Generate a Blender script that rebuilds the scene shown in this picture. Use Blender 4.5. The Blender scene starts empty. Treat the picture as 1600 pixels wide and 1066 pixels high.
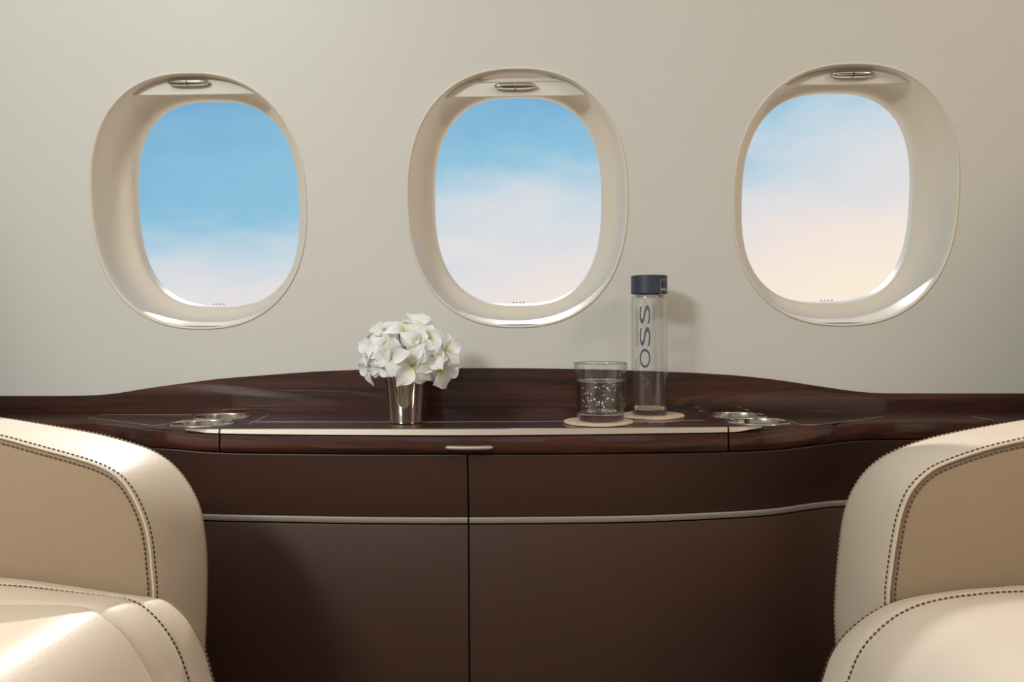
import bpy, bmesh, math, random
from mathutils import Vector, Matrix
random.seed(4)
PI = math.pi
C = bpy.context.scene.collection
scn = bpy.context.scene

# ------------------------------------------------------------------ camera
F = 1250.0; HZ = 510.0; CZ = 0.76
YAW = math.radians(1.6); ROLL = -0.005
cam_d = bpy.data.cameras.new('camera'); cam = bpy.data.objects.new('camera', cam_d); C.objects.link(cam)
cam_d.sensor_width = 36; cam_d.lens = F / 1600 * 36
cam_d.shift_y = -(533 - HZ) / 1600
cam_d.clip_start = 0.02
RM = Matrix.Rotation(YAW, 3, 'Z') @ Matrix.Rotation(PI/2, 3, 'X') @ Matrix.Rotation(ROLL, 3, 'Z')
cam.matrix_world = Matrix.Translation((0, 0, CZ)) @ RM.to_4x4()
scn.camera = cam

# ------------------------------------------------------------------ view + world
scn.view_settings.view_transform = 'Standard'; scn.view_settings.look = 'None'
scn.view_settings.gamma = 1; scn.view_settings.use_curve_mapping = False
scn.view_settings.exposure = 0.0

def s2l(c):
    o = []
    for v in c[:3]:
        v = v / 255.0
        o.append(v/12.92 if v <= 0.04045 else ((v+0.055)/1.055)**2.4)
    return (*o, 1.0)

w = bpy.data.worlds.new('sky'); scn.world = w; w.use_nodes = True
nt = w.node_tree; nt.nodes.clear()
N = nt.nodes.new; L = nt.links.new
tc = N('ShaderNodeTexCoord'); sx = N('ShaderNodeSeparateXYZ'); L(tc.outputs['Generated'], sx.inputs[0])
mp = N('ShaderNodeMapping'); mp.inputs['Scale'].default_value = (2.2, 2.2, 5.5); mp.inputs['Rotation'].default_value = (0, 0.12, 0)
L(tc.outputs['Generated'], mp.inputs[0])
nz = N('ShaderNodeTexNoise'); nz.inputs['Scale'].default_value = 1.6; nz.inputs['Detail'].default_value = 6; nz.inputs['Roughness'].default_value = 0.55
L(mp.outputs[0], nz.inputs['Vector'])
m1 = N('ShaderNodeMath'); m1.operation = 'MULTIPLY_ADD'; m1.inputs[1].default_value = -0.15; L(sx.outputs['X'], m1.inputs[0]); L(sx.outputs['Z'], m1.inputs[2])
m2 = N('ShaderNodeMath'); m2.operation = 'MULTIPLY_ADD'; m2.inputs[1].default_value = -0.26; L(nz.outputs['Fac'], m2.inputs[0]); L(m1.outputs[0], m2.inputs[2])
m3 = N('ShaderNodeMath'); m3.operation = 'MULTIPLY_ADD'; m3.inputs[1].default_value = 1.0; m3.inputs[2].default_value = 0.145 + 0.3; L(m2.outputs[0], m3.inputs[0])
rp = N('ShaderNodeValToRGB'); el = rp.color_ramp.elements
stops = [(-.025, (253, 238, 219)), (.045, (246, 232, 222)), (.10, (230, 227, 228)), (.155, (206, 220, 230)), (.215, (146, 198, 224)), (.34, (112, 170, 212)), (.65, (90, 145, 200))]
while len(el) > 1: el.remove(el[-1])
el[0].position = stops[0][0] + .3; el[0].color = s2l(stops[0][1])
for p, c in stops[1:]:
    e = el.new(p + .3); e.color = s2l(c)
L(m3.outputs[0], rp.inputs[0])
bg = N('ShaderNodeBackground'); bg.inputs['Strength'].default_value = 1.0; L(rp.outputs[0], bg.inputs[0])
wo = N('ShaderNodeOutputWorld'); L(bg.outputs[0], wo.inputs[0])

# ------------------------------------------------------------------ lights
def sun(name, d, e, col, ang):
    l = bpy.data.lights.new(name, 'SUN'); l.energy = e; l.color = col; l.angle = math.radians(ang)
    o = bpy.data.objects.new(name, l); C.objects.link(o)
    o.rotation_euler = Vector(d).to_track_quat('-Z', 'Y').to_euler(); return o
def area(name, loc, target, sx_, sy_, e, col):
    l = bpy.data.lights.new(name, 'AREA'); l.shape = 'RECTANGLE'; l.size = sx_; l.size_y = sy_; l.energy = e; l.color = col
    o = bpy.data.objects.new(name, l); C.objects.link(o); o.location = loc
    o.rotation_euler = (Vector(target) - Vector(loc)).to_track_quat('-Z', 'Y').to_euler(); return o
sun('sun', (0.125, -0.79, -0.55), 2.7, (1.0, 0.95, 0.9), 1.3)
area('cabin_light_key', (-1.0, -0.3, CZ+0.82), (0.0, 1.3, CZ+0.15), 0.32, 0.22, 16.5, (0.95, 1.0, 0.985))
area('added_fill_right', (1.3, 0.2, CZ+0.97), (-0.5, 0.85, CZ-0.3), 0.3, 0.3, 8, (1.0, 0.78, 0.6))  # added warm fill to brighten the left armrest front, not a cabin lamp
area('cabin_light_ceiling', (0.0, 0.1, CZ+1.0), (0.0, 0.1, CZ), 2.6, 0.5, 7.5, (1.0, 0.95, 0.88))
sp = bpy.data.lights.new('reading_light', 'SPOT'); sp.energy = 27; sp.spot_size = math.radians(19); sp.spot_blend = 0.06; sp.shadow_soft_size = 0.01; sp.color = (0.86, 0.92, 1.0)
spo = bpy.data.objects.new('reading_light', sp); C.objects.link(spo)
spo.location = (0.47, 0.42, CZ+0.98); spo.rotation_euler = (Vector((0.43, 0.50, CZ-0.24)) - spo.location).to_track_quat('-Z', 'Y').to_euler()

# ------------------------------------------------------------------ pixel helpers (measuring the photograph)
O = Vector((0, 0, CZ))
def ray(px, py): return RM @ Vector(((px-800)/F, (HZ-py)/F, -1.0))
def at(px, py, Y):
    d = ray(px, py); return O + d*(Y/d.y)
def atz(px, py, zr):
    d = ray(px, py); return O + d*(zr/d.z)

# ------------------------------------------------------------------ materials
def mat(name, col, rough=0.5, metal=0.0, coat=0.0, bump=0.0, bscale=200.0, spec=0.5, var=0.0, vscale=3.0, sheen=0.0, coat_rough=0.03):
    m = bpy.data.materials.new(name); m.use_nodes = True
    n = m.node_tree.nodes; l = m.node_tree.links; b = n['Principled BSDF']
    b.inputs['Base Color'].default_value = s2l(col); b.inputs['Roughness'].default_value = rough
    b.inputs['Metallic'].default_value = metal; b.inputs['Coat Weight'].default_value = coat
    b.inputs['Coat Roughness'].default_value = coat_rough
    b.inputs['Specular IOR Level'].default_value = spec; b.inputs['Sheen Weight'].default_value = sheen
    t = n.new('ShaderNodeTexCoord')
    if var > 0:
        z = n.new('ShaderNodeTexNoise'); z.inputs['Scale'].default_value = vscale; z.inputs['Detail'].default_value = 4
        l.new(t.outputs['Object'], z.inputs['Vector'])
        mx = n.new('ShaderNodeMix'); mx.data_type = 'RGBA'
        a = s2l(col); mx.inputs[6].default_value = tuple(v*(1-var) for v in a[:3]) + (1,); mx.inputs[7].default_value = tuple(min(1, v*(1+var)) for v in a[:3]) + (1,)
        l.new(z.outputs['Fac'], mx.inputs[0]); l.new(mx.outputs[2], b.inputs['Base Color'])
    if bump > 0:
        z = n.new('ShaderNodeTexNoise'); z.inputs['Scale'].default_value = bscale; z.inputs['Detail'].default_value = 5; z.inputs['Roughness'].default_value = .6
        l.new(t.outputs['Object'], z.inputs['Vector'])
        bp = n.new('ShaderNodeBump'); bp.inputs['Strength'].default_value = bump; bp.inputs['Distance'].default_value = 0.001
        l.new(z.outputs['Fac'], bp.inputs['Height']); l.new(bp.outputs[0], b.inputs['Normal'])
    return m
def wood_mat(name, dark, light):
    m = bpy.data.materials.new(name); m.use_nodes = True
    n = m.node_tree.nodes; l = m.node_tree.links; b = n['Principled BSDF']
    t = n.new('ShaderNodeTexCoord'); mp = n.new('ShaderNodeMapping'); mp.inputs['Scale'].default_value = (2.2, 40, 60)
    l.new(t.outputs['Object'], mp.inputs[0])
    z = n.new('ShaderNodeTexNoise'); z.inputs['Scale'].default_value = 1.3; z.inputs['Detail'].default_value = 8; z.inputs['Roughness'].default_value = .62; z.inputs['Distortion'].default_value = .5
    l.new(mp.outputs[0], z.inputs['Vector'])
    mp2 = n.new('ShaderNodeMapping'); mp2.inputs['Scale'].default_value = (25, 300, 420); l.new(t.outputs['Object'], mp2.inputs[0])
    z2 = n.new('ShaderNodeTexNoise'); z2.inputs['Scale'].default_value = 1.5; z2.inputs['Detail'].default_value = 3; l.new(mp2.outputs[0], z2.inputs['Vector'])
    ad = n.new('ShaderNodeMath'); ad.operation = 'MULTIPLY_ADD'; ad.inputs[1].default_value = .35; l.new(z2.outputs['Fac'], ad.inputs[0]); l.new(z.outputs['Fac'], ad.inputs[2])
    r = n.new('ShaderNodeValToRGB'); r.color_ramp.elements[0].position = .5; r.color_ramp.elements[0].color = s2l(dark)
    r.color_ramp.elements[1].position = .86; r.color_ramp.elements[1].color = s2l(light)
    l.new(ad.outputs[0], r.inputs[0]); l.new(r.outputs[0], b.inputs['Base Color'])
    b.inputs['Roughness'].default_value = .35; b.inputs['Coat Weight'].default_value = .75; b.inputs['Coat Roughness'].default_value = .015
    b.inputs['Specular IOR Level'].default_value = .3
    return m
def brushed(name, col, rough, sc):
    m = mat(name, col, rough, 1.0); n = m.node_tree.nodes; l = m.node_tree.links; b = n['Principled BSDF']
    t = n.new('ShaderNodeTexCoord'); mp = n.new('ShaderNodeMapping'); mp.inputs['Scale'].default_value = sc; l.new(t.outputs['Object'], mp.inputs[0])
    z = n.new('ShaderNodeTexNoise'); z.inputs['Scale'].default_value = 1; z.inputs['Detail'].default_value = 3; l.new(mp.outputs[0], z.inputs['Vector'])
    bp = n.new('ShaderNodeBump'); bp.inputs['Strength'].default_value = .25; bp.inputs['Distance'].default_value = .0005
    l.new(z.outputs['Fac'], bp.inputs['Height']); l.new(bp.outputs[0], b.inputs['Normal']); return m
def glass(name, col=(255, 255, 255), ior=1.45, rough=0.0):
    m = bpy.data.materials.new(name); m.use_nodes = True; b = m.node_tree.nodes['Principled BSDF']
    b.inputs['Base Color'].default_value = s2l(col); b.inputs['Transmission Weight'].default_value = 1; b.inputs['Roughness'].default_value = rough; b.inputs['IOR'].default_value = ior
    return m
M = {}
M['wall'] = mat('cabin_wall_paint', (206, 205, 200), .38, coat=.25, coat_rough=.2, var=.03, vscale=2)
M['reveal'] = mat('window_reveal_plastic', (216, 207, 192), .4, var=.02)
M['shade'] = mat('shade_plastic', (214, 210, 200), .45, var=.02, vscale=8)
M['wood'] = wood_mat('mahogany_veneer', (17, 8, 6), (80, 36, 24))
M['leather_brown'] = mat('brown_leather', (66, 42, 32), .5, bump=.25, bscale=900, var=.06, vscale=12)
M['leather'] = mat('cream_leather', (210, 195, 176), .42, bump=.22, bscale=420, var=.035, vscale=6)
M['leather_tan'] = mat('tan_leather', (158, 136, 111), .5, bump=.2, bscale=420, var=.04, vscale=6)
M['thread'] = mat('brown_thread', (78, 62, 50), .8, var=.1, vscale=300)
M['thread_light'] = mat('beige_thread', (150, 134, 112), .8, var=.1, vscale=300)
M['steel'] = brushed('brushed_steel', (205, 198, 184), .28, (3, 3, 3))
M['cupsteel'] = brushed('cup_holder_steel', (188, 183, 174), .2, (160, 160, 4))
M['satin'] = mat('satin_metal_edge', (182, 172, 159), .55, .75, var=.02, vscale=5)
M['chrome'] = mat('chrome', (205, 200, 195), .1, 1.0, var=.03, vscale=30)
M['mirror'] = mat('polished_silver', (224, 220, 214), .035, 1.0, var=.02, vscale=9)
M['floor'] = mat('cabin_carpet', (120, 108, 94), .95, bump=.6, bscale=600, var=.1, vscale=60)
M['ceiling'] = mat('ceiling_paint', (222, 216, 204), .5, var=.02)
M['panel_dark'] = mat('dark_gap', (14, 10, 9), .8, var=.05)
M['cork'] = mat('coaster_leather', (208, 184, 160), .6, bump=.3, bscale=500, var=.06, vscale=60)
M['cap'] = mat('slate_cap_plastic', (50, 58, 70), .42, var=.03, vscale=20)
M['ink'] = mat('dark_print', (78, 82, 96), .45, var=.03)
M['ink_light'] = mat('white_print', (215, 218, 222), .5, var=.03)
M['glass'] = glass('clear_glass', (250, 253, 251))
M['water'] = glass('water', (252, 254, 255), 1.33)
M['bubble'] = mat('bubble_sparkle', (250, 250, 250), .25, .0, var=.0)
M['stem'] = mat('green_stem', (112, 132, 62), .6, var=.15, vscale=60)
M['dot'] = mat('vent_hole_dark', (168, 158, 144), .7, var=.05)
def thin(name, col, base, pw, amp, rough=.01):
    m = bpy.data.materials.new(name); m.use_nodes = True; n = m.node_tree.nodes; l = m.node_tree.links; n.clear()
    tr = n.new('ShaderNodeBsdfTransparent'); tr.inputs[0].default_value = s2l(col); gl = n.new('ShaderNodeBsdfGlossy'); gl.inputs['Roughness'].default_value = rough
    lw = n.new('ShaderNodeLayerWeight'); lw.inputs[0].default_value = .5
    p = n.new('ShaderNodeMath'); p.operation = 'POWER'; p.inputs[1].default_value = pw; l.new(lw.outputs['Facing'], p.inputs[0])
    q = n.new('ShaderNodeMath'); q.operation = 'MULTIPLY_ADD'; q.inputs[1].default_value = amp; q.inputs[2].default_value = base; l.new(p.outputs[0], q.inputs[0])
    mx = n.new('ShaderNodeMixShader'); ou = n.new('ShaderNodeOutputMaterial')
    l.new(q.outputs[0], mx.inputs[0]); l.new(tr.outputs[0], mx.inputs[1]); l.new(gl.outputs[0], mx.inputs[2]); l.new(mx.outputs[0], ou.inputs[0]); return m
M['thin_glass'] = thin('thin_glass', (255, 255, 255), .05, 3.0, .85)
M['thin_water'] = thin('still_water', (254, 255, 255), .03, 3.0, .6)
# window pane: thin clear acrylic
M['pane'] = thin('window_pane_acrylic', (254, 254, 254), .01, 5.0, .5)
# petal: white with a pale yellow-green base (its own colour along its length)
m = mat('white_petal', (250, 251, 252), .6); n_ = m.node_tree.nodes; b = n_['Principled BSDF']
b.inputs['Subsurface Weight'].default_value = .0
t = n_.new('ShaderNodeTexCoord'); sxx = n_.new('ShaderNodeSeparateXYZ'); m.node_tree.links.new(t.outputs['Object'], sxx.inputs[0])
r = n_.new('ShaderNodeMapRange'); r.inputs[1].default_value = 0.0; r.inputs[2].default_value = 0.015; m.node_tree.links.new(sxx.outputs['Y'], r.inputs[0])
cr = n_.new('ShaderNodeValToRGB'); cr.color_ramp.elements[0].color = s2l((214, 218, 130)); cr.color_ramp.elements[1].color = s2l((250, 251, 253)); e = cr.color_ramp.elements.new(.5); e.color = s2l((238, 240, 214))
m.node_tree.links.new(r.outputs[0], cr.inputs[0]); m.node_tree.links.new(cr.outputs[0], b.inputs['Base Color'])
trl = n_.new('ShaderNodeBsdfTranslucent'); m.node_tree.links.new(cr.outputs[0], trl.inputs['Color']); mx = n_.new('ShaderNodeMixShader'); mx.inputs[0].default_value = .3
ou = n_['Material Output']; m.node_tree.links.new(b.outputs[0], mx.inputs[1]); m.node_tree.links.new(trl.outputs[0], mx.inputs[2]); m.node_tree.links.new(mx.outputs[0], ou.inputs[0])
M['petal'] = m

# ------------------------------------------------------------------ object helpers
def wloc(p):
    v = Vector((0, 0, 0))
    while p is not None: v = v + p.location; p = p.parent
    return v
def obj(name, verts, faces, material, parent=None, smooth=True, angle=40, kind=None, label=None):
    off = wloc(parent)
    me = bpy.data.meshes.new(name)
    me.from_pydata([tuple(Vector(v) - off) for v in verts], [], [tuple(f) for f in faces])
    bm = bmesh.new(); bm.from_mesh(me); bmesh.ops.remove_doubles(bm, verts=bm.verts, dist=1e-6); bmesh.ops.recalc_face_normals(bm, faces=bm.faces); bm.to_mesh(me); bm.free()
    if smooth:
        me.shade_smooth(); me.set_sharp_from_angle(angle=math.radians(angle))
    me.materials.append(material)
    o = bpy.data.objects.new(name, me); C.objects.link(o)
    if parent: o.parent = parent
    if kind: o['kind'] = kind
    if label: o['label'] = label
    return o
def thing(name, label, cat, loc, group=None):
    o = bpy.data.objects.new(name, None); C.objects.link(o); o.location = loc; o.empty_display_size = .05
    o['label'] = label; o['category'] = cat
    if group: o['group'] = group
    return o
def tag(o, label, cat, group=None):
    o['label'] = label; o['category'] = cat
    if group: o['group'] = group
    return o
class MB:
    def __init__(s): s.v = []; s.f = []
    def add(s, v, f):
        k = len(s.v); s.v += [Vector(p) for p in v]; s.f += [tuple(i+k for i in q) for q in f]; return s
def grid(rows, cu=False, cv=False):
    """rows: list of equal-length point lists. cu closes along a row, cv closes row to row"""
    nr = len(rows); nc = len(rows[0]); v = [p for r in rows for p in r]; f = []
    for i in range(nr if cv else nr-1):
        for j in range(nc if cu else nc-1):
            a = i*nc+j; b = i*nc+(j+1) % nc; c = ((i+1) % nr)*nc+(j+1) % nc; d = ((i+1) % nr)*nc+j
            f.append((a, b, c, d))
    return v, f
def lathe(prof, c, seg=64):
    rows = []
    for r, z in prof:
        rows.append([Vector((c[0]+max(r, 1e-5)*math.cos(2*PI*k/seg), c[1]+max(r, 1e-5)*math.sin(2*PI*k/seg), c[2]+z)) for k in range(seg)])
    return grid(rows, cu=True)
def tube(pts, r, seg=8, cap=True):
    pts = [Vector(p) for p in pts]; rows = []
    up = Vector((0.01, 1, 0.02)).normalized()
    for i, p in enumerate(pts):
        t = (pts[min(i+1, len(pts)-1)] - pts[max(i-1, 0)]).normalized()
        a = t.cross(up).normalized(); b = t.cross(a)
        rr = r[i] if isinstance(r, (list, tuple)) else r
        rows.append([p + a*rr*math.cos(2*PI*k/seg) + b*rr*math.sin(2*PI*k/seg) for k in range(seg)])
    v, f = grid(rows, cu=True)
    if cap: f.append(tuple(range(seg))); f.append(tuple(len(v)-seg+k for k in range(seg)))
    return v, f
def box(x0, x1, y0, y1, z0, z1):
    v = [(x, y, z) for x in (x0, x1) for y in (y0, y1) for z in (z0, z1)]
    return v, [(0, 1, 3, 2), (4, 6, 7, 5), (0, 4, 5, 1), (2, 3, 7, 6), (0, 2, 6, 4), (1, 5, 7, 3)]
def catmull(p, sub=8):
    p = [Vector(q) for q in p]; o = []
    for i in range(len(p)-1):
        a = p[i-1] if i else p[0]*2-p[1]; b = p[i]; c = p[i+1]; d = p[i+2] if i+2 < len(p) else p[-1]*2-p[-2]
        for k in range(sub):
            t = k/sub
            o.append(0.5*((2*b)+(c-a)*t+(2*a-5*b+4*c-d)*t*t+(3*b-a-3*c+d)*t**3))
    o.append(p[-1]); return o
def resample(p, n):
    L_ = [0]
    for i in range(1, len(p)): L_.append(L_[-1]+(p[i]-p[i-1]).length)
    o = []; j = 0
    for k in range(n):
        s = L_[-1]*k/(n-1)
        while j < len(p)-2 and L_[j+1] < s: j += 1
        t = (s-L_[j])/max(1e-9, L_[j+1]-L_[j]); o.append(p[j].lerp(p[j+1], min(1, max(0, t))))
    return o
def interp(tab, x):
    if x <= tab[0][0]: return tab[0][1]
    for i in range(len(tab)-1):
        if x <= tab[i+1][0]:
            a, b = tab[i], tab[i+1]; t = (x-a[0])/(b[0]-a[0])
            # cubic hermite with finite-difference slopes
            def sl(k):
                if k <= 0 or k >= len(tab)-1: return 0
                return (tab[k+1][1]-tab[k-1][1])/(tab[k+1][0]-tab[k-1][0])
            h = b[0]-a[0]; m0 = sl(i)*h; m1_ = sl(i+1)*h
            return (2*t**3-3*t*t+1)*a[1]+(t**3-2*t*t+t)*m0+(-2*t**3+3*t*t)*b[1]+(t**3-t*t)*m1_
    return tab[-1][1]
def sweep(xs, sec):
    """sec(x) -> closed list of (Y, z_rel); swept along x, capped"""
    rows = [[Vector((x, y, CZ+z)) for y, z in sec(x)] for x in xs]
    v, f = grid(rows, cu=True); n = len(rows[0])
    f.append(tuple(range(n))); f.append(tuple(len(v)-n+k for k in range(n)))
    return v, f
def lin(a, b, n): return [a+(b-a)*k/(n-1) for k in range(n)]
def stitches(curve, spacing, length, r, bias=Vector((0, 0, 0))):
    mb = MB(); L_ = sum((curve[i+1]-curve[i]).length for i in range(len(curve)-1)); n = max(2, int(L_/spacing)); p = resample(curve, n+1)
    for i in range(n):
        a = p[i]+bias; t = (p[i+1]-p[i]); t = t.normalized(); b = a+t*length
        m_ = (a+b)/2; mb.add(*tube([a, a.lerp(b, .2), m_, a.lerp(b, .8), b], [r*.5, r, r*1.1, r, r*.5], 5))
    return mb.v, mb.f

# ================================================================== SETTING
def yw(zr): return 1.302 - max(0, zr+.05)**2/4.4
def onwall(px, py, y_add=0):
    Y = 1.28
    for _ in range(20):
        p = at(px, py, Y); Y = yw(p.z-CZ)+y_add
    return p
WP = [onwall(309, 311.5), onwall(807.5, 307.5), onwall(1321, 302)]
WZ = sum(p.z for p in WP)/3 - CZ
WX = [p.x for p in WP]
print('windows', [tuple(round(c, 3) for c in p) for p in WP])
WA, WB = 0.1765, 0.2025
WZ -= 0.007
VS = 0.86   # the recess narrows less in height
sl_ = -(WZ+.05)/2.2
ND = Vector((0, 1, -sl_)).normalized()          # outward direction at the window centre
NSEG = 144
def sup(a, b, n, k, seg=NSEG):
    t = 2*PI*(k+.5)/seg; c, s = math.cos(t), math.sin(t)
    return (a*math.copysign(abs(c)**(2/n), c), b*math.copysign(abs(s)**(2/n), s))
def wallpt(x, zr, dep=0, side=1):
    p = Vector((x, yw(zr), CZ+zr)) + ND*dep
    if side < 0: p.y = .35-p.y
    return p
def build_wall(name, side, xcs):
    zb, zt = -0.30, 0.62
    edges = [-2.2] + [xcs[0]-.26] + [(xcs[0]+xcs[1])/2, (xcs[1]+xcs[2])/2] + [xcs[2]+.26] + [2.2]
    mb = MB()
    hw = [(edges[1], edges[2]), (edges[2], edges[3]), (edges[3], edges[4])]
    for xc, (xa, xb) in zip(xcs, hw):
        inner = [sup(WA, WB, 2.35, k) for k in range(NSEG)]; outer = []
        for (x, z) in inner:
            # project on the cell rectangle along the ray
            s = min(((xb-xc)/x if x > 0 else (xa-xc)/x), ((zt-WZ)/z if z > 0 else (zb-WZ)/z))
            outer.append((x*s, z*s))
        rows = []
        for t in (0, .02, .06, .14, .28, .45, .65, .82, 1):
            rows.append([wallpt(xc+a[0]*(1-t)+b[0]*t, WZ+a[1]*(1-t)+b[1]*t, 0, side) for a, b in zip(inner, outer)])
        mb.add(*grid(rows, cu=True))
        # corner triangles
        for cx, cz in ((xa, zb), (xb, zb), (xa, zt), (xb, zt)):
            cand = []
            for k in range(NSEG):
                a = outer[k]; b = outer[(k+1) % NSEG]
                if (abs(xc+a[0]-cx) < 1e-6) != (abs(xc+b[0]-cx) < 1e-6) and (a[1]-(cz-WZ))*1 < .2 and abs(a[1]-(cz-WZ)) < .1 and abs(b[1]-(cz-WZ)) < .1:
                    mb.add([wallpt(xc+a[0], WZ+a[1], 0, side), wallpt(xc+b[0], WZ+b[1], 0, side), wallpt(cx, cz, 0, side)], [(0, 1, 2)])
    zs = lin(zb, zt, 40)
    for xa, xb in ((edges[0], edges[1]), (edges[4], edges[5])):
        mb.add(*grid([[wallpt(x, z, 0, side) for x in (xa, xb)] for z in zs]))
    for za, zz in ((-CZ, zb), (zt, 1.04)):
        mb.add(*grid([[wallpt(x, z, 0, side) for x in edges] for z in lin(za, zz, 14)]))
    o = obj(name, mb.v, mb.f, M['wall'], smooth=True, angle=60); o['kind'] = 'structure'; return o
build_wall('wall_back', 1, WX)
XO = [WX[0]+.1, WX[1]+.1, WX[2]+.1]
build_wall('wall_front', -1, XO)
for nm, x0, x1 in (('wall_left', -2.2, -2.16), ('wall_right', 2.16, 2.2)):
    o = obj(nm, *box(x0, x1, -1.0, 1.35, -.02, 1.86), M['wall'], smooth=False); o['kind'] = 'structure'
o = obj('floor', *box(-2.2, 2.2, -1.1, 1.45, -.03, 0), M['floor'], smooth=False); o['kind'] = 'structure'
o = obj('ceiling', *box(-2.2, 2.2, -1.1, 1.45, CZ+1.03, CZ+1.07), M['ceiling'], smooth=False); o['kind'] = 'structure'

FPROF = [(-.0022, .0), (-.002, -.0012), (-.0004, -.0018), (.0012, -.0006), (.003, .004), (.0042, .014), (.0056, .028), (.0078, .040), (.0125, .0515), (.0195, .0605), (.0262, .0668), (.0300, .0708), (.0318, .0735), (.0328, .077), (.0332, .082), (.0335, .094)]
SHADES = [(149, 127, 293), (152, 132.5, 805), (134, 114, 1333)]      # bottom edge, handle height, handle middle (pixels)
def window(i, xc, side):
    win = bpy.data.objects.new('window_%d' % i, None); C.objects.link(win); win['kind'] = 'structure'
    win.location = wallpt(xc, WZ-WB, 0, side)
    rows = []
    for ins, dep in FPROF:
        n = 2.35 + .3*min(1, max(0, ins)/.033)
        rows.append([wallpt(xc+sup(WA-ins, WB-ins*VS, n, k)[0], WZ+sup(WA-ins, WB-ins*VS, n, k)[1], dep, side) for k in range(NSEG)])
    v, f = grid(rows, cu=True)
    obj('window_frame', v, f, M['reveal'], win, angle=70)
    rows = [[wallpt(xc+x*s, WZ+z*s, d, side) for x, z in [sup(WA-.033, WB-.033*VS, 2.65, k) for k in range(NSEG)]] for s, d in ((.001, .085), (.5, .085), (1, .085), (1, .088), (.5, .088), (.001, .088))]
    v, f = grid(rows, cu=True); obj('window_pane', v, f, M['pane'], win)
    if side < 0: return
    sb, hz, hx = SHADES[i-1]
    zb = at(800, sb - .005*(WX[i-1]/1.3*F), 1.29).z  # approx, refined below
    cxp = [338, 807, 1287][i-1]
    zb = onwall(cxp, sb, .02).z - CZ; zg = onwall(cxp, hz-1, .02).z - CZ
    sh = obj('window_shade', *shade_slab(xc, zb-.0015, zg-.0004, .015), M['shade'], win, angle=35)
    obj('upper_slat', *shade_slab(xc, zg+.0004, WZ+WB-.012 if i != 2 else WZ+WB-.0165+.006, .0165), M['shade'], sh, angle=35)
    hp = onwall(hx, hz, .006)
    for s in (-1, 1):
        rows = []
        for q in lin(0.02, 1, 12):
            e = (1-q**3.2)**.5 if q < 1 else .0
            hh = .0048*e+.0008; dd = .009*(.35+.65*e)
            x = hp.x + s*q*.0335
            ring = []
            for k in range(14):
                a = 2*PI*k/14
                ring.append(Vector((x, hp.y - .000 + .004 - dd*math.cos(a)*.9, hp.z + hh*math.sin(a)*1.05 - .001)))
            rows.append(ring)
        v, f = grid(rows, cu=True); f.append(tuple(range(14))); f.append(tuple(len(v)-14+k for k in range(14)))
        obj('shade_handle', v, f, M['chrome'], sh, angle=50)
    # bracket behind the handle
    obj('handle_mount', *box(hp.x-.02, hp.x+.02, hp.y+.006, hp.y+.0165, hp.z-.003, hp.z+.003), M['chrome'], sh, smooth=False)
    # flat stow lip in the bottom of the recess
    mb = MB(); 
    rows = [[wallpt(xc+u, WZ-WB+dz, dp) for u in lin(-.04, .04, 9)] for dz, dp in ((.0035, .001), (.0045, .004), (.006, .018), (.003, .02))]
    v, f = grid(rows); obj('stow_lip', v, f, M['shade'], win)
    mb = MB()
    for k in range(4):
        u = xc + (k-1.5)*.006; c = wallpt(u, WZ-WB+.0335, .071)
        mb.add(*lathe([(0, .0012), (.0012, .0009), (.0016, 0), (.0012, -.0009), (0, -.0012)], c, 10))
    obj('vent_hole', mb.v, mb.f, M['dot'], win, kind='stuff')
def shade_slab(xc, z0, z1, dep):
    ins = .0035; th = .004; rows = []
    def hw(z):
        u = min(1, abs(z-WZ)/(WB-ins)); return (WA-ins)*max(0, 1-u**2.35)**(1/2.35)
    zs = [z0, z0, z0+.0008] + lin(z0+.002, z1-.002, 12) + [z1-.0006, z1]
    ds = [dep+th, dep+.0008, dep] + [dep]*12 + [dep+.0008, dep+th]
    for z, d in zip(zs, ds):
        z_ = min(z, WZ+WB-ins-.0003); h = max(hw(z_), .002)
        rows.append([wallpt(xc+h*math.sin(PI/2*u), z_, d) for u in lin(-1, 1, 33)])
    v, f = grid(rows); n = 33; 
    f.append(tuple(range(n)) + tuple(len(v)-1-k for k in range(n)))
    return v, f
for i in range(3): window(i+1, WX[i], 1)
for i in range(3): window(i+4, XO[i], -1)

# ================================================================== WORKTOP + CREDENZA
X0 = -0.083
ZT = -0.14
edge_px = [(45, 659.7, -.141), (157, 661.5, -.141), (210, 667.6, -.1412), (249, 672.4, -.1424), (289, 674.7, -.1442), (341, 677.3, -.1468), (450, 679, -.1485), (600, 680, -.149), (735, 680.3, -.1493), (900, 679, -.149), (1030, 677.3, -.1485), (1134, 675.5, -.1478), (1215, 672, -.1462), (1285, 665, -.1428), (1337, 660.5, -.141), (1390, 658, -.141), (1547, 657.3, -.141)]
EDGE = [(p.x, p.y) for p in (atz(*e) for e in edge_px)]
EDGE = [(-1.7, EDGE[0][1])] + EDGE + [(1.7, EDGE[-1][1])]
def ye(x): return interp(EDGE, x)
STRIPZ = [(atz(*e).x, e[2]) for e in edge_px]
def zs_(x): return interp(STRIPZ, x)
fb_px = [(252, 699), (341, 705.7), (500, 708), (735, 708.7), (950, 707.8), (1138, 704.8), (1215, 701.3), (1285, 693), (1337, 687), (1390, 686), (1460, 685)]
FB = []
for px, py in fb_px:
    Y = 1.12
    for _ in range(12): p = at(px, py, Y); Y = ye(p.x)+.002
    FB.append((p.x, p.z-CZ))
def zfb(x): return interp(FB, x)
tr_px = [(318, 808), (430, 810.5), (560, 812.7), (735, 813.3), (900, 812.2), (1000, 810.5), (1100, 806.5), (1200, 800.5), (1318, 786.5)]
ZTR = -.2700
CAB = [(p.x, p.y) for p in (atz(px, py, ZTR) for px, py in tr_px)]
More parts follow.
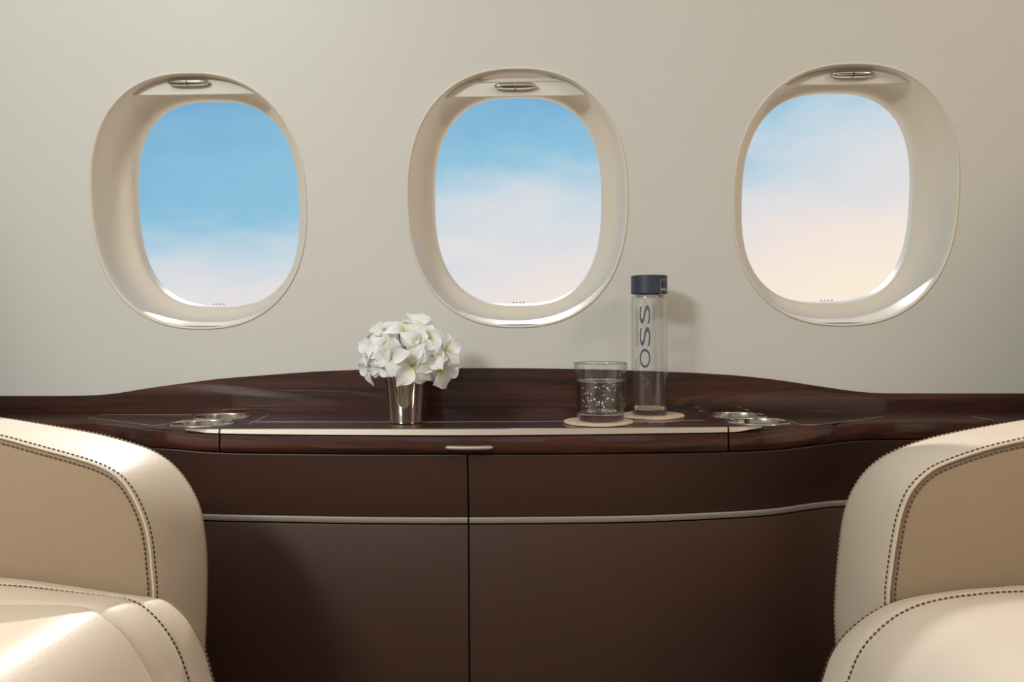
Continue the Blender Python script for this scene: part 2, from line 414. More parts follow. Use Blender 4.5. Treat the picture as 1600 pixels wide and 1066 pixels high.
print('edge', [(round(a, 3), round(b, 3)) for a, b in EDGE]); print('cab', [(round(a, 3), round(b, 3)) for a, b in CAB]); print('fb', [(round(a, 3), round(b, 3)) for a, b in FB])
CAB = [(-1.7, 1.20), (-.75, 1.19)] + CAB + [(.75, 1.22), (1.7, 1.225)]
def yc(x): return max(interp(CAB, x), ye(x)+.005)
BK = 1.292
XS = lin(-1.7, 1.7, 171)
xL = at(344, 690, 1.10).x; xR = at(1138.5, 690, 1.11).x

wt = thing('worktop', 'glossy dark mahogany worktop with wavy backsplash under the three windows', 'worktop', (X0, 1.29, CZ+ZT-.012))
def top_sec(x): e = ye(x)+.001; return [(e, ZT-.001), (e+.0012, ZT), (BK+.004, ZT), (BK+.004, ZT-.012), (e+.004, ZT-.012), (e, ZT-.006)]
v, f = sweep(XS, top_sec); top = obj('wood_top', v, f, M['wood'], wt, angle=30)
HOLD = [(at(318, 664, 1.161).x, 1.161), (at(351, 650, 1.2505).x-.002, 1.2505), (at(1184, 663, 1.17).x, 1.17), (at(1151, 649, 1.2505).x+.002, 1.2505)]
HR = .0435
cut = []
for hx, hy in HOLD:
    v, f = lathe([(0, -.04), (HR-.001, -.04), (HR-.001, .04), (0, .04)], (hx, hy, CZ+ZT), 64)
    co = obj('cutter', v, f, M['wood'], None, smooth=False); cut.append(co)
    md = top.modifiers.new('b', 'BOOLEAN'); md.object = co; md.operation = 'DIFFERENCE'; md.solver = 'EXACT'
bpy.context.view_layer.update()
dg = bpy.context.evaluated_depsgraph_get()
nm = bpy.data.meshes.new_from_object(top.evaluated_get(dg)); top.modifiers.clear(); top.data = nm
for co in cut: bpy.data.objects.remove(co, do_unlink=True)
for hx, hy in HOLD:
    prof = [(HR+.0028, 0.0002), (HR+.0024, .0012), (HR+.0004, .0016), (HR-.0018, .0010), (HR-.0026, -.001), (HR-.003, -.0118)]
    hold = obj('cup_holder', *lathe(prof, (hx, hy, CZ+ZT), 96), M['cupsteel'], wt, angle=60)
    hold.data.materials.clear(); hold.data.materials.append(M['cupsteel'])
    prof = [(HR-.003, -.0115), (HR-.003, -.026), (HR-.006, -.029), (0, -.029)]
    v, f = lathe(prof, (hx, hy, CZ+ZT), 96); obj('cup_well', v, f, M['cupsteel'], hold, angle=40)
# backsplash
bs_px = [(0, 619), (60, 619), (118, 618.8), (157, 617.3), (184, 614.5), (230, 607), (289, 599), (340, 592.5), (420, 586), (500, 580.5), (600, 577), (735, 575.5), (850, 576), (950, 578), (1040, 581), (1145, 586.5), (1215, 594), (1285, 604.5), (1337, 611.8), (1372, 614.6), (1420, 615), (1600, 615)]
BS = [(p.x, p.z-CZ) for p in (at(a, b_, 1.295) for a, b_ in bs_px)]
def bs_sec(x):
    z = interp(BS, x); return [(BK, ZT), (BK+.0005, (ZT+z)/2), (BK+.002, z-.0015), (BK+.0032, z), (BK+.009, z), (BK+.009, ZT-.01), (BK, ZT-.01)]
obj('backsplash', *sweep(XS, bs_sec), M['wood'], wt, angle=30)
# inlaid metal lines in the worktop
def inlay(pxs, w_, smooth_=True):
    p = [atz(a, b_, ZT) for a, b_ in pxs]
    if smooth_: p = catmull(p, 6)
    rows = []
    for i, q in enumerate(p):
        t = (p[min(i+1, len(p)-1)]-p[max(0, i-1)]).normalized(); n = Vector((-t.y, t.x, 0))*w_/2
        rows.append([q-n, q-n+Vector((0, 0, .0005)), q+n+Vector((0, 0, .0005)), q+n])
    v, f = grid(rows); return obj('inlay_strip', v, f, M['steel'], wt, smooth=False)
inlay([(138, 653), (160, 648)], .0016, False); inlay([(160, 648), (300, 648)], .001, False)
inlay([(138, 653), (200, 660.5), (232, 664.5), (250, 665), (262, 662.5)], .0022); inlay([(262, 662.5), (316, 648)], .0026, False)
inlay([(386, 664.5), (421, 648)], .0026, False); inlay([(392, 659.3), (470, 659.4)], .0016, False); inlay([(470, 659.4), (700, 659.4), (1100, 657)], .0022, False)
inlay([(1233, 657), (1248, 663), (1270, 664.2), (1310, 660.5), (1378, 651.3)], .0026)
inlay([(1518, 651), (1552, 657)], .0026, False)

cr_ = thing('credenza', 'bow-fronted brown leather and mahogany credenza below the windows', 'cabinet', (X0, 1.2, 0))
def fascia_sec(x, th=.014):
    e = ye(x); a = zs_(x); b_ = zfb(x); h = a-b_
    return [(e+.0008, a-.0002), (e-.0012, a-.0018), (e-.0024, a-h*.30), (e-.0030, a-h*.55), (e-.0028, a-h*.8), (e-.0012, b_+.0012), (e+.0008, b_), (e+th, b_), (e+th, a-.0002)]
XC_ = [x for x in XS if xL+.003 < x < xR-.003]
cx = [xL+.0012] + XC_ + [xR-.0012]
dr = obj('drawer_front', *sweep(cx, fascia_sec), M['wood'], cr_, angle=30)
obj('side_fascia', *sweep([x for x in XS if x < xL-.004] + [xL-.0012], fascia_sec), M['wood'], cr_, angle=30)
obj('side_fascia', *sweep([xR+.0012] + [x for x in XS if x > xR+.004], fascia_sec), M['wood'], cr_, angle=30)
xs0 = at(296, 671, 1.11).x; xs1 = at(1190, 670, 1.12).x
def strip_sec(x):
    e = ye(x); a = zs_(x); q = max(0, min(1, (x-xs0)/.028, (xs1-x)/.035)); a = ZT-.0022+(a-ZT+.0022)*q; return [(e+.0002, ZT-.0004), (e-.0012, ZT-.0012), (e-.0034, min(a+.0006, ZT-.0016)), (e-.0022, min(a-.0001, ZT-.002)), (e+.0008, a-.0001), (e+.0008, ZT-.0004)]
obj('metal_edge', *sweep(cx, strip_sec), M['satin'], dr, angle=30)
obj('metal_edge', *sweep(lin(xs0, xL-.0014, 12), strip_sec), M['satin'], cr_, angle=30)
obj('metal_edge', *sweep(lin(xR+.0014, xs1, 12), strip_sec), M['satin'], cr_, angle=30)
# drawer pull
pc = at(733, 700.5, 1.088)
rows = []
for q in lin(-1, 1, 25):
    e = max(.0, 1-abs(q)**12)**.5; h = .0028*e+.0003; d = .0035*e+.0003; yy = pc.y + .0015*q*q
    rows.append([Vector((pc.x+q*.0335, yy+d*math.cos(2*PI*k/12), pc.z+h*math.sin(2*PI*k/12) + .0006*q*q)) for k in range(12)])
v, f = grid(rows, cu=True); f.append(tuple(range(12))); f.append(tuple(len(v)-12+k for k in range(12)))
obj('drawer_pull', v, f, M['satin'], dr, angle=60)
# leather panels
xm = at(732, 900, 1.105).x
def panel_sec(z0, z1, upper=False):
    def s(x):
        a = z1(x) if callable(z1) else z1; e = yc(x)
        if upper:
            t = ye(x)+.0028; m_ = (t+e)/2
            return [(e+.012, a), (t+.002, a), (t+.0006, a-.0006), (t, a-.002), (m_, (a+z0)/2), (e, z0+.002), (e+.0006, z0+.0006), (e+.002, z0), (e+.012, z0)]
        return [(e+.012, a), (e+.002, a), (e+.0006, a-.0006), (e, a-.002), (e, (a+z0)/2), (e, z0+.002), (e+.0006, z0+.0006), (e+.002, z0), (e+.012, z0)]
    return s
for a, b_ in ((-1.7, xm-.0012), (xm+.0012, 1.7)):
    xs = [x for x in ([a]+XS+[b_]) if a <= x <= b_]; xs = sorted(set(xs))
    if abs(xs[-1]-b_) > 1e-9: xs.append(b_)
    obj('upper_panel', *sweep(xs, panel_sec(ZTR+.0052, lambda x: zfb(x)-.0016, True)), M['leather_brown'], cr_, angle=30)
    d = obj('door', *sweep(xs, panel_sec(-CZ+.06, ZTR-.006)), M['leather_brown'], cr_, angle=30)
    def trim_sec(x):
        e = yc(x); return [(e+.006, ZTR+.0042), (e-.0008, ZTR+.0042), (e-.0022, ZTR+.003), (e-.0026, ZTR-.001), (e-.0016, ZTR-.0036), (e+.002, ZTR-.0048), (e+.006, ZTR-.0048)]
    obj('metal_trim', *sweep(xs, trim_sec), M['satin'], cr_, angle=30)
obj('carcass', *sweep(XS, lambda x: [(yc(x)+.0125, -.176), (1.285, -.176), (1.285, -CZ), (yc(x)+.0125, -CZ)]), M['panel_dark'], cr_, angle=30)

# ================================================================== COASTERS
ZC = CZ+ZT
def coaster(px, py, label):
    c = atz(px, py, ZT); r = .0498; h = .0032
    o = thing('coaster', label, 'coaster', (c.x, c.y, ZC), 'round leather coasters')
    obj('disc', *lathe([(0, .0001), (r-.0006, .0001), (r, .0007), (r, h-.0008), (r-.0008, h), (r-.004, h), (r-.0045, h-.0003), (r-.005, h), (0, h)], (c.x, c.y, ZC+.0002), 72), M['cork'], o, angle=30)
    return c, ZC+.0002+h
c1, zt1 = coaster(935, 661.0, 'round beige coaster under the water tumbler')
c2, zt2 = coaster(1018, 651.0, 'round beige coaster under the tall bottle')

# ================================================================== TUMBLER
tb = Vector((at(938.5, 660, c1.y).x, c1.y, zt1+.0001))
tg = thing('drinking_glass', 'clear glass tumbler of sparkling water on the front coaster', 'glass', tb)
h = .1005-.008
H = (at(938, 567, c1.y).z - tb.z)
rb, rt = .0335, .0385
oprof = [(0, 0), (rb-.002, 0), (rb, .002), (rb+.0006, .01)] + [(rb+.0006+(rt-rb-.0006)*t, .01+(H-.0112)*t) for t in (.25, .5, .75, 1)] + [(rt-.0002, H-.0004), (rt-.0009, H), (rt-.0016, H-.0006)]
wlz = at(938, 597, c1.y-.03).z - tb.z
iprof = [(rt-.0018, H-.003), (rb+.0006+(rt-rb-.0006)*.5-.0018, H*.52), (rb-.0012, .0145), (rb-.004, .0125), (rb-.009, .0115), (0, .0112)]
sprof = oprof[3:] + iprof[:3]
body = obj('glass_wall', *lathe(sprof, tb, 96), M['thin_glass'], tg, angle=50)
obj('glass_base', *lathe([(0, .0004), (rb-.003, 0), (rb-.0008, .001), (rb+.0002, .003), (rb+.0006, .0099), (rb-.0016, .0112), (rb-.006, .0108), (0, .0106)], tb, 96), M['glass'], tg, angle=50)
def rin(z): return rb+.0006+(rt-rb-.0006)*((z-.01)/(H-.0112))-.0013
wprof = [(0, .0113), (rb-.006, .0114), (rb-.0018, .0125), (rin(.02)-.0006, .02), (rin(wlz)-.0006, wlz+.0016), (rin(wlz)-.0012, wlz+.0006), (rin(wlz)-.0028, wlz), (0, wlz)]
obj('rim', *lathe([(rt-.0009+.0011*math.cos(2*PI*k/10), H-.0006+.0011*math.sin(2*PI*k/10)) for k in range(11)], tb, 96), M['glass'], tg)
wat = obj('water', *lathe(wprof, tb, 96), M['thin_water'], tg, angle=50)
rw_ = rin(wlz)-.0012
obj('meniscus', *lathe([(rw_+.0009*math.cos(2*PI*k/10), wlz+.0003+.0009*math.sin(2*PI*k/10)) for k in range(11)], tb, 96), M['water'], wat)
mb = MB(); rnd = random.Random(7)
bub = [(rnd.uniform(-.85, .85), rnd.uniform(-.8, .8), rnd.uniform(.15, .98), rnd.uniform(.0003, .0009)) for _ in range(46)] + [(.1+rnd.uniform(-.02, .02), -.2, .05+.045*k, .0005) for k in range(8)] + [(rnd.uniform(-.75, .75), rnd.uniform(-.6, .6), .015, rnd.uniform(.0003, .0006)) for _ in range(40)] + [(-.3, -.3, .42, .0013), (-.1, -.4, .33, .0012), (.05, -.4, .3, .0012), (.3, -.3, .8, .0012), (.38, -.2, .72, .0009), (.55, -.3, .4, .001), (.3, -.5, .47, .001), (-.42, .1, .36, .001)]
for bx, by, bz, br in bub:
    z = .0135+(wlz-.0155)*bz
    if bx*bx+by*by > .75: by = 0
    c = tb + Vector((bx*.031, by*.031, z))
    mb.add(*lathe([(1.25*br*math.sin(PI*k/4), 1.25*br*math.cos(PI*k/4)) for k in range(5)], c, 7))
obj('bubbles', mb.v, mb.f, M['bubble'], wat, kind='stuff')

# ================================================================== BOTTLE
bb = Vector((at(1016, 648, c2.y-.01).x, c2.y-.004, zt2+.0001)); BR = .0278
bt = thing('bottle', 'tall cylindrical clear glass water bottle with slate cap on the rear coaster', 'bottle', bb)
TOPZ = at(1015, 431, bb.y).z - bb.z; CAPZ = at(1015, 462, bb.y).z - bb.z
obj('glass_base', *lathe([(0, .0012), (.02, .0002), (BR-.0035, 0), (BR-.0008, .0022), (BR, .006), (BR, .0105), (BR-.0022, .0112), (BR-.005, .0085), (BR-.012, .0075), (0, .0095)], bb, 96), M['glass'], bt, angle=40)
obj('glass_body', *lathe([(BR-.0021, .0113), (BR, .0106), (BR, CAPZ-.004), (BR-.0008, CAPZ-.0015), (BR-.006, CAPZ), (BR-.0085, CAPZ+.001), (BR-.0085, CAPZ+.012),
     (BR-.0105, CAPZ+.012), (BR-.0105, CAPZ-.001), (BR-.0022, CAPZ-.004), (BR-.002, .014), (BR-.0021, .0113)], bb, 96), M['thin_glass'], bt, angle=40)
CR_ = BR-.0002
obj('cap', *lathe([(BR-.004, CAPZ+.0022), (CR_-.0006, CAPZ+.0022), (CR_, CAPZ+.003), (CR_, TOPZ-.001), (CR_-.001, TOPZ), (0, TOPZ)], bb, 96), M['cap'], bt, angle=30)
def glyphs(txt):
    cu = bpy.data.curves.new('t', 'FONT'); cu.body = txt; cu.resolution_u = 6; o = bpy.data.objects.new('t', cu); C.objects.link(o)
    bpy.context.view_layer.update(); d = bpy.context.evaluated_depsgraph_get(); me = bpy.data.meshes.new_from_object(o.evaluated_get(d))
    bm = bmesh.new(); bm.from_mesh(me); bmesh.ops.triangulate(bm, faces=bm.faces)
    xs = [v.co.x for v in bm.verts]; ys = [v.co.y for v in bm.verts]; x0, x1, y0, y1 = min(xs), max(xs), min(ys), max(ys)
    bm.verts.ensure_lookup_table()
    V = [((v.co.x-x0)/(x1-x0), (v.co.y-y0)/(y1-y0)) for v in bm.verts]; Fc = [tuple(v.index for v in f.verts) for f in bm.faces]
    bm.free(); bpy.data.objects.remove(o, do_unlink=True); bpy.data.curves.remove(cu); bpy.data.meshes.remove(me)
    return V, Fc
def wrap(mb, V, Fc, vert, z0, z1, a0, a1, r, c=bb, lift=.00015):
    # angle 0 = facing the camera (-Y), positive to the right; vertical text runs upwards with its top to the left
    bm = bmesh.new()
    vs = []
    for u, t in V: vs.append(bm.verts.new((u, t, 0)))
    for f_ in Fc:
        try: bm.faces.new([vs[i] for i in f_])
        except ValueError: pass
    asp = 1
    for _ in range(2):
        es = [e for e in bm.edges if abs(e.verts[0].co[1 if vert else 0]-e.verts[1].co[1 if vert else 0]) > .12 / (1 if vert else 1)]
        if es: bmesh.ops.subdivide_edges(bm, edges=es, cuts=1); bmesh.ops.triangulate(bm, faces=bm.faces)
    out = []; bm.verts.index_update()
    for v_ in bm.verts:
        u, t = v_.co.x, v_.co.y
        if vert: z = z0+(z1-z0)*u; a = a1+(a0-a1)*t
        else: z = z0+(z1-z0)*t; a = a0+(a1-a0)*u
        out.append((c[0]+(r+lift)*math.sin(a), c[1]-(r+lift)*math.cos(a), c[2]+z))
    mb.add(out, [tuple(v_.index for v_ in f_.verts) for f_ in bm.faces]); bm.free()
def pz(py): return at(1010, py, bb.y-.025).z-bb.z
def pa(px):
    s = (at(px, 540, bb.y-.02).x-bb.x)/BR; return math.asin(max(-1, min(1, s)))
mb = MB()
for ch, ya, yb in (('V', 611, 582), ('O', 575, 545), ('S', 541, 511), ('S', 506, 477)):
    V, Fc = glyphs(ch); wrap(mb, V, Fc, True, pz(ya), pz(yb), pa(999.5), pa(1015), BR)
obj('lettering', mb.v, mb.f, M['ink'], bt, smooth=False, label='large dark print reading VOSS up the bottle')
mb = MB(); V, Fc = glyphs('SPARKLING'); wrap(mb, V, Fc, True, pz(500), pz(476), pa(1019), pa(1022.3), BR)
wrap(mb, [(0, 0), (1, 0), (1, 1), (0, 1)], [(0, 1, 2, 3)], True, pz(501), pz(475), pa(1023.4), pa(1023.8), BR)
# fine print columns seen only as rows of ticks
for (xa, y0_, y1_) in ((994.2, 541, 480), (996.4, 541, 486), (993.6, 578, 560), (997.8, 576, 553)):
    y = y0_
    while y > y1_:
        wrap(mb, [(0, 0), (1, 0), (1, 1), (0, 1)], [(0, 1, 2, 3)], True, pz(y), pz(y-.9), pa(xa), pa(xa+.9), BR); y -= 1.7
obj('small_print', mb.v, mb.f, M['ink'], bt, smooth=False, kind='stuff')
mb = MB(); V, Fc = glyphs('SPARKLING'); wrap(mb, V, Fc, False, pz(454.2), pz(450.3), pa(1032.5), pa(1032.5)+.95, CR_)
for za, zb_, aa, ab in ((461, 460.5, 0, .5), (437.6, 437.1, 0, .5), (461, 437.1, 0, .012)):
    wrap(mb, [(0, 0), (1, 0), (1, 1), (0, 1)], [(0, 1, 2, 3)], False, pz(za), pz(zb_), pa(1032)+aa, pa(1032)+ab, CR_)
obj('cap_print', mb.v, mb.f, M['ink_light'], bt, smooth=False)

# ================================================================== VASE + FLOWERS
vb = atz(634.5, 660.5, ZT); vb.z = ZC+.0002; vb.y -= 0
vs_ = thing('vase', 'polished silver beaker vase holding the white flowers', 'vase', vb)
VH = at(635, 586, vb.y).z - vb.z
obj('vase_body', *lathe([(0, .0008), (.0205, .0008), (.022, 0), (.0233, .0008), (.0238, .003), (.0310, VH-.002), (.0318, VH-.0006), (.0314, VH), (.0304, VH-.0008), (.0226, .004), (0, .004)], vb, 96), M['mirror'], vs_, angle=30)
fc = at(637, 556, vb.y); 
fl = thing('flower_bouquet', 'round bunch of white hydrangea blossoms in the silver vase', 'flowers', (vb.x, vb.y, vb.z+.006))
NU, NV = 7, 8
pet_meshes = []
for k in range(5):
    rr = random.Random(40+k); verts = []; faces = []
    Lp = .0285; Wd = .0138*rr.uniform(.92, 1.1); cup = rr.uniform(.2, .6); curl = rr.uniform(-.010, .003); ph = rr.uniform(0, 6)
    for j in range(NV+1):
        t = j/NV; wv = Wd*(math.sin(PI*min(1, t*.93+.035))**.62)*(.35+.75*t)*1.12
        for i in range(NU+1):
            u = i/NU*2-1
            y = Lp*t*(1-.10*u*u*t) + (.0012*math.sin(5*u+ph) if t > .8 else 0)
            z = cup*wv*u*u + curl*t*t*1.2 + .0011*math.sin(9*u+ph+3*t)*t + .0004*math.cos(u*14)*t
            verts.append((wv*u, y, z + .003*math.sin(PI*t)))
    n1 = NU+1
    for j in range(NV):
        for i in range(NU): faces.append((j*n1+i, j*n1+i+1, (j+1)*n1+i+1, (j+1)*n1+i))
    me = bpy.data.meshes.new('petal'); me.from_pydata(verts, [], faces); me.shade_smooth(); me.materials.append(M['petal']); pet_meshes.append(me)
rnd = random.Random(11)
dirs = []
nf = 27
for k in range(nf):
    zz = 1-1.55*(k+.5)/nf; ph = k*2.39996
    r_ = math.sqrt(max(0, 1-zz*zz)); dirs.append(Vector((r_*math.cos(ph), r_*math.sin(ph), zz)))
RX, RY, RZ = .058, .046, .040
for k, d in enumerate(dirs):
    d = (d + Vector((rnd.uniform(-.08, .08), rnd.uniform(-.08, .08), rnd.uniform(-.08, .08)))).normalized()
    q_ = rnd.uniform(.82, 1.06); c = fc + Vector((d.x*RX*q_, d.y*RY*q_, d.z*RZ*q_)) + Vector((0, 0, .0))
    base = Vector((vb.x+d.x*.006, vb.y+d.y*.006, vb.z+.012)); neck = Vector((vb.x+d.x*.012, vb.y+d.y*.012, vb.z+VH-.004))
    mb = MB(); stem = catmull([base, neck, (neck+c)/2+Vector((d.x*.006, d.y*.006, 0)), c], 4)
    mb.add(*tube(stem, .0008, 6)); mb.add(*lathe([(0, .002), (.0014, .0014), (.0018, 0), (.001, -.0014), (0, -.002)], c, 8))
    flo = obj('floret', mb.v, mb.f, M['stem'], fl)
    # frame of the floret
    nrm = (d + Vector((0, -.35, .05))).normalized() if d.y < .3 else d
    ax = nrm.cross(Vector((.2, .3, 1))).normalized(); ay = nrm.cross(ax).normalized(); rot0 = rnd.uniform(0, PI/2)
    sc = rnd.uniform(.88, 1.14)
    for q in range(4):
        a = rot0+q*PI/2+rnd.uniform(-.15, .15); dirp = ax*math.cos(a)+ay*math.sin(a)
        tilt = rnd.uniform(.1, .85); yv = (dirp*math.cos(tilt)+nrm*math.sin(tilt)).normalized(); xv = yv.cross(nrm).normalized(); zv = xv.cross(yv).normalized()
        p = bpy.data.objects.new('petal', rnd.choice(pet_meshes)); C.objects.link(p); p.parent = flo
        mt = Matrix((xv, yv, zv)).transposed().to_4x4(); s_ = sc*rnd.uniform(.9, 1.1)
        p.matrix_local = Matrix.Translation(c - wloc(flo)) @ mt @ Matrix.Diagonal((s_, s_, s_, 1))

# ================================================================== ARMCHAIRS
def arm(root, near_px, far_px, Yn, Yf, sgn, name='armrest'):
    """far armrest: near_px = piping curve, far_px = far edge, given back-to-front then down. sgn=+1 chair faces +x"""
    def ext(px, Y):
        p = [at(a, b_, Y) for a, b_ in px]
        d0 = (p[0]-p[1]).normalized(); L0 = abs(p[0].x - (-sgn*1.0)); 
        pre = [p[0]+Vector((d0.x*L0*t, 0, d0.z*L0*(t-.42*t*t))) for t in (1, .75, .5, .25)]
        last = p[-1]; post = [Vector((last.x-sgn*.002*k, last.y, last.z*(1-k/5)+.12*(k/5))) for k in range(1, 6)]
        return pre+p+post
    n = 170
    A = resample(catmull(ext(near_px, Yn), 6), n); B = resample(catmull(ext(far_px, Yf), 6), n)
    nr = []
    for i in range(n):
        t = A[min(i+1, n-1)]-A[max(i-1, 0)]; v_ = Vector((t.z*-sgn, 0, t.x*sgn)).normalized(); nr.append(v_)
    rows = []
    def row(t, bulge): return [a.lerp(b_, t)+m_*bulge for a, b_, m_ in zip(A, B, nr)]
    rows.append([a - m_*.004+Vector((0, .004, 0)) for a, m_ in zip(A, nr)])
    for t in lin(0, 1, 15): rows.append(row(t, .0065*math.sin(PI*t)**.7))
    rows.append([b_-m_*.003+Vector((0, .006, 0)) for b_, m_ in zip(B, nr)])
    rows.append([b_-m_*.010+Vector((0, .009, 0)) for b_, m_ in zip(B, nr)])
    v, f = grid(rows); k = len(v)-n
    cb = Vector((rows[-1][0].x, rows[-1][0].y, rows[-1][-1].z)); ca = Vector((rows[0][0].x, rows[0][0].y, rows[0][-1].z))
    v = v + [cb, ca]; nv = len(v)
    f.append(tuple(k+i for i in range(n)) + (nv-2,))       # outer face
    f.append(tuple(r_*n for r_ in range(len(rows))) + (nv-2, nv-1)); f.append(tuple(r_*n+n-1 for r_ in range(len(rows))) + (nv-2, nv-1))
    sh = obj('armrest', v, f, M['leather'], root, angle=45)
    # inner side panel
    pn = [a - m_*.0015+Vector((0, .002, 0)) for a, m_ in zip(A, nr)]
    pn2 = [a - m_*.012+Vector((0, .0005, 0)) for a, m_ in zip(A, nr)]
    v, f = grid([pn, pn2]); base = len(v)
    v = v + [Vector((pn2[0].x, pn2[0].y, pn2[-1].z))]
    f.append(tuple(n+i for i in range(n)) + (len(v)-1,))
    obj('side_panel', v, f, M['leather_tan'], sh, angle=60)
    obj('piping', *tube([a+m_*.0006+Vector((0, -.0006, 0)) for a, m_ in zip(A, nr)], .0014, 8), M['leather'], sh)
    obj('stitching', *stitches([a.lerp(b_, .038)+m_*(.0065*math.sin(PI*.038)**.7+.0003) for a, b_, m_ in zip(A, B, nr)], .0052, .0036, .00075), M['thread'], sh, kind='stuff')
    obj('stitching', *stitches([a-m_*.0058+Vector((0, .0006, 0)) for a, m_ in zip(A, nr)], .0052, .0036, .00075), M['thread'], sh, kind='stuff')
    far = [a.lerp(b_, .965)+m_*.0022 for a, b_, m_ in zip(A, B, nr)]
    obj('stitching', *stitches(far, .0052, .0036, .0007), M['thread_light'], sh, kind='stuff')
    return sh, A, B
def cushion(root, secs, sgn, near_y, grooves, stitch_rows, Ycrown):
    """secs: list of (Y, px list) far to near"""
    n = 90; S = []
    for Y, px in secs:
        p = [at(a, b_, Y) for a, b_ in px]
        d0 = Vector((-sgn, 0, 0)); L0 = abs(p[0].x + sgn*.93)
        sl0 = (p[0]-p[1]); slp = sl0.z/abs(sl0.x)
        pre = [p[0]+Vector((-sgn*L0*t, 0, slp*L0*t*.25)) for t in (1, .66, .33)]
        l_ = p[-1]; tdir = (p[-1]-p[-2]).normalized()
        post = [Vector((l_.x+sgn*.010, l_.y, l_.z-.02)), Vector((l_.x+sgn*.012, l_.y, l_.z-.05)), Vector((l_.x+sgn*.008, l_.y, l_.z-.09)), Vector((l_.x, l_.y, l_.z-.12))]
        S.append(resample(catmull(pre+p+post, 6), n))
    base = S[-1]; Y0 = secs[-1][0]
    for Y, cz, cxx in Ycrown:
        S.append([Vector((p.x+sgn*cxx, Y, p.z+cz)) for p in base])
    rows = []
    def nrm_row(R):
        o_ = []
        for i in range(n):
            t = R[min(i+1, n-1)]-R[max(i-1, 0)]; o_.append(Vector((t.z*-sgn, 0, t.x*sgn)).normalized())
        return o_
    NR = [nrm_row(R) for R in S]
    # far flank
    rows.append([p-m_*.02+Vector((0, .0035, 0)) for p, m_ in zip(S[0], NR[0])]); rows.append([p-m_*.003+Vector((0, .003, 0)) for p, m_ in zip(S[0], NR[0])])
    for k in range(len(S)-1):
        g = grooves[k] if k < len(grooves) else 0
        for t in lin(0, 1, 9)[:-1]:
            rows.append([a.lerp(b_, t)+m_*(g*math.sin(PI*t)**.4 if 0 < t else 0) for a, b_, m_ in zip(S[k], S[k+1], NR[k])])
    rows.append(S[-1]); rows.append([p-m_*.006+Vector((0, -.006, 0)) for p, m_ in zip(S[-1], NR[-1])]); rows.append([p-m_*.03+Vector((0, -.008, 0)) for p, m_ in zip(S[-1], NR[-1])])
    v, f = grid(rows); 
    for q in (0, len(v)-n): f.append(tuple(q+i for i in range(n)))
    f.append(tuple(r_*n+n-1 for r_ in range(len(rows)))); f.append(tuple(r_*n for r_ in range(len(rows))))
    cu = obj('seat_cushion', v, f, M['leather'], root, angle=50)
    for k, mt, off in stitch_rows:
        obj('stitching', *stitches([p+m_*.0012 for p, m_ in zip(S[k], NR[k])], .0052, .0036, .00075, Vector((0, off, 0))), M[mt], cu, kind='stuff')
    return cu, S
def chair_rest(root, sgn, Yn):
    """parts outside the photograph's frame: near armrest, backrest, plinth"""
    def prism(poly, y0, y1, name, mt, bev=.02):
        bm = bmesh.new(); off = wloc(root)
        a = [bm.verts.new(Vector((sgn*x, y0, z))-off) for x, z in poly]; fa = bm.faces.new(a)
        r_ = bmesh.ops.extrude_face_region(bm, geom=[fa]); bmesh.ops.translate(bm, verts=[e for e in r_['geom'] if isinstance(e, bmesh.types.BMVert)], vec=(0, y1-y0, 0))
        bmesh.ops.bevel(bm, geom=bm.edges[:], offset=bev, segments=4, profile=.6, affect='EDGES'); bmesh.ops.recalc_face_normals(bm, faces=bm.faces)
        me = bpy.data.meshes.new(name); bm.to_mesh(me); bm.free(); me.shade_smooth(); me.set_sharp_from_angle(angle=math.radians(45)); me.materials.append(mt)
        o = bpy.data.objects.new(name, me); C.objects.link(o); o.parent = root; return o
    prism([(-1.0, .12), (-.41, .12), (-.40, .52), (-.44, .60), (-.55, .635), (-1.0, .67)], .14, .26, 'armrest', M['leather'])
    prism([(-1.13, .20), (-.94, .20), (-.93, .55), (-1.00, 1.25), (-1.12, 1.27), (-1.2, .9)], .16, .95, 'backrest', M['leather'], .035)
    prism([(-.95, .012), (-.42, .012), (-.40, .36), (-.93, .36)], .275, Yn-.012, 'seat_base', M['leather_tan'], .01)
    prism([(-.9, .0005), (-.5, .0005), (-.5, .05), (-.9, .05)], .35, .75, 'plinth', M['panel_dark'], .004)

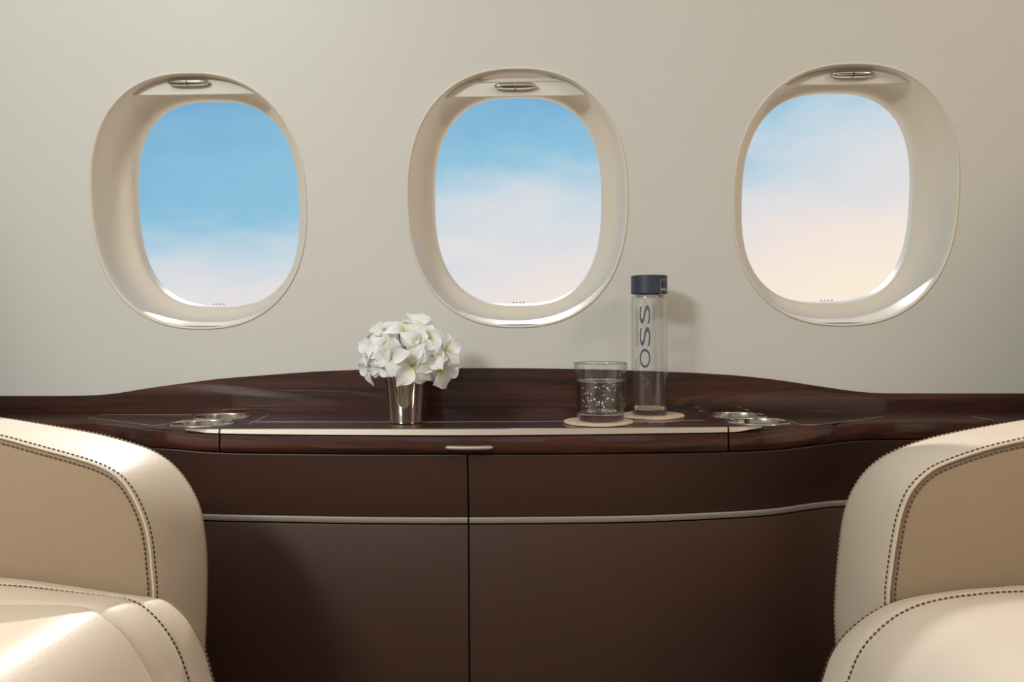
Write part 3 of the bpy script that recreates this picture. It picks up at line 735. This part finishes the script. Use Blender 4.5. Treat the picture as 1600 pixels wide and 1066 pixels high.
YnL, YfL = .822, .953
left = thing('armchair', 'cream leather armchair at left, facing right, with sunlit arm and three-panel seat cushion', 'armchair', (-.65, .5, 0), 'cream leather armchairs beside the credenza')
nearL = [(0, 684), (40, 695), (80, 706), (120, 717), (160, 731), (190, 751), (211, 782), (226, 818), (233, 850), (237, 890), (240, 936)]
farL = [(0, 655), (80, 667), (160, 681), (224, 699), (256, 715), (280, 736), (300, 764), (314, 797), (321, 840), (323.5, 880), (323, 940), (321, 995)]
arm(left, nearL, farL, YnL, YfL, 1)
cushion(left, [(.814, [(0, 905), (120, 920), (190, 931), (235, 937), (262, 942), (290, 966), (310, 998), (323, 1030), (333, 1066)]),
               (.772, [(0, 916), (100, 926), (165, 934), (208, 941), (238, 962), (262, 991), (281, 1026), (295, 1066)]),
               (.715, [(0, 949), (70, 949), (120, 951), (152, 960), (185, 986), (212, 1021), (238, 1066)])], 1, .28,
        [.0035, .0048, .0, .0, .0], [(0, 'thread_light', .0), (1, 'thread', 0)], [(.711, .0034, .0015), (.69, .0052, .002), (.60, .007, 0.002), (.50, .008, .002), (.38, .004, 0), (.285, -.005, -.004)])
chair_rest(left, 1, YnL)

YnR, YfR = .80, .953
right = thing('armchair', 'cream leather armchair at right, facing left, with plain rounded seat cushion', 'armchair', (.65, .5, 0), 'cream leather armchairs beside the credenza')
nearR = [(1600, 688.5), (1540, 703), (1484, 722), (1452, 738), (1424, 767), (1409, 802), (1400, 844), (1393, 892), (1389, 942)]
farR = [(1600, 659), (1540, 668.5), (1484, 679), (1436, 691), (1396, 706), (1370, 721), (1346, 744), (1328, 774), (1317, 810), (1310, 864), (1305.5, 920), (1304, 960), (1306, 1004)]
arm(right, nearR, farR, YnR, YfR, -1)
cushion(right, [(.792, [(1600, 918), (1540, 922), (1484, 927), (1436, 934), (1400, 942), (1368, 956), (1338, 977), (1312, 1003), (1295, 1032), (1284, 1066)]),
                (.735, [(1600, 926), (1516, 932), (1468, 939), (1432, 949), (1400, 965), (1374, 986), (1352, 1010), (1337, 1036), (1326, 1066)])], -1, .28,
        [.0035, .002, 0, 0], [(0, 'thread', .0), (1, 'thread', 0)], [(.66, .006, .0), (.55, .010, .002), (.42, .006, 0), (.285, -.006, -.004)])
chair_rest(right, -1, YnR)
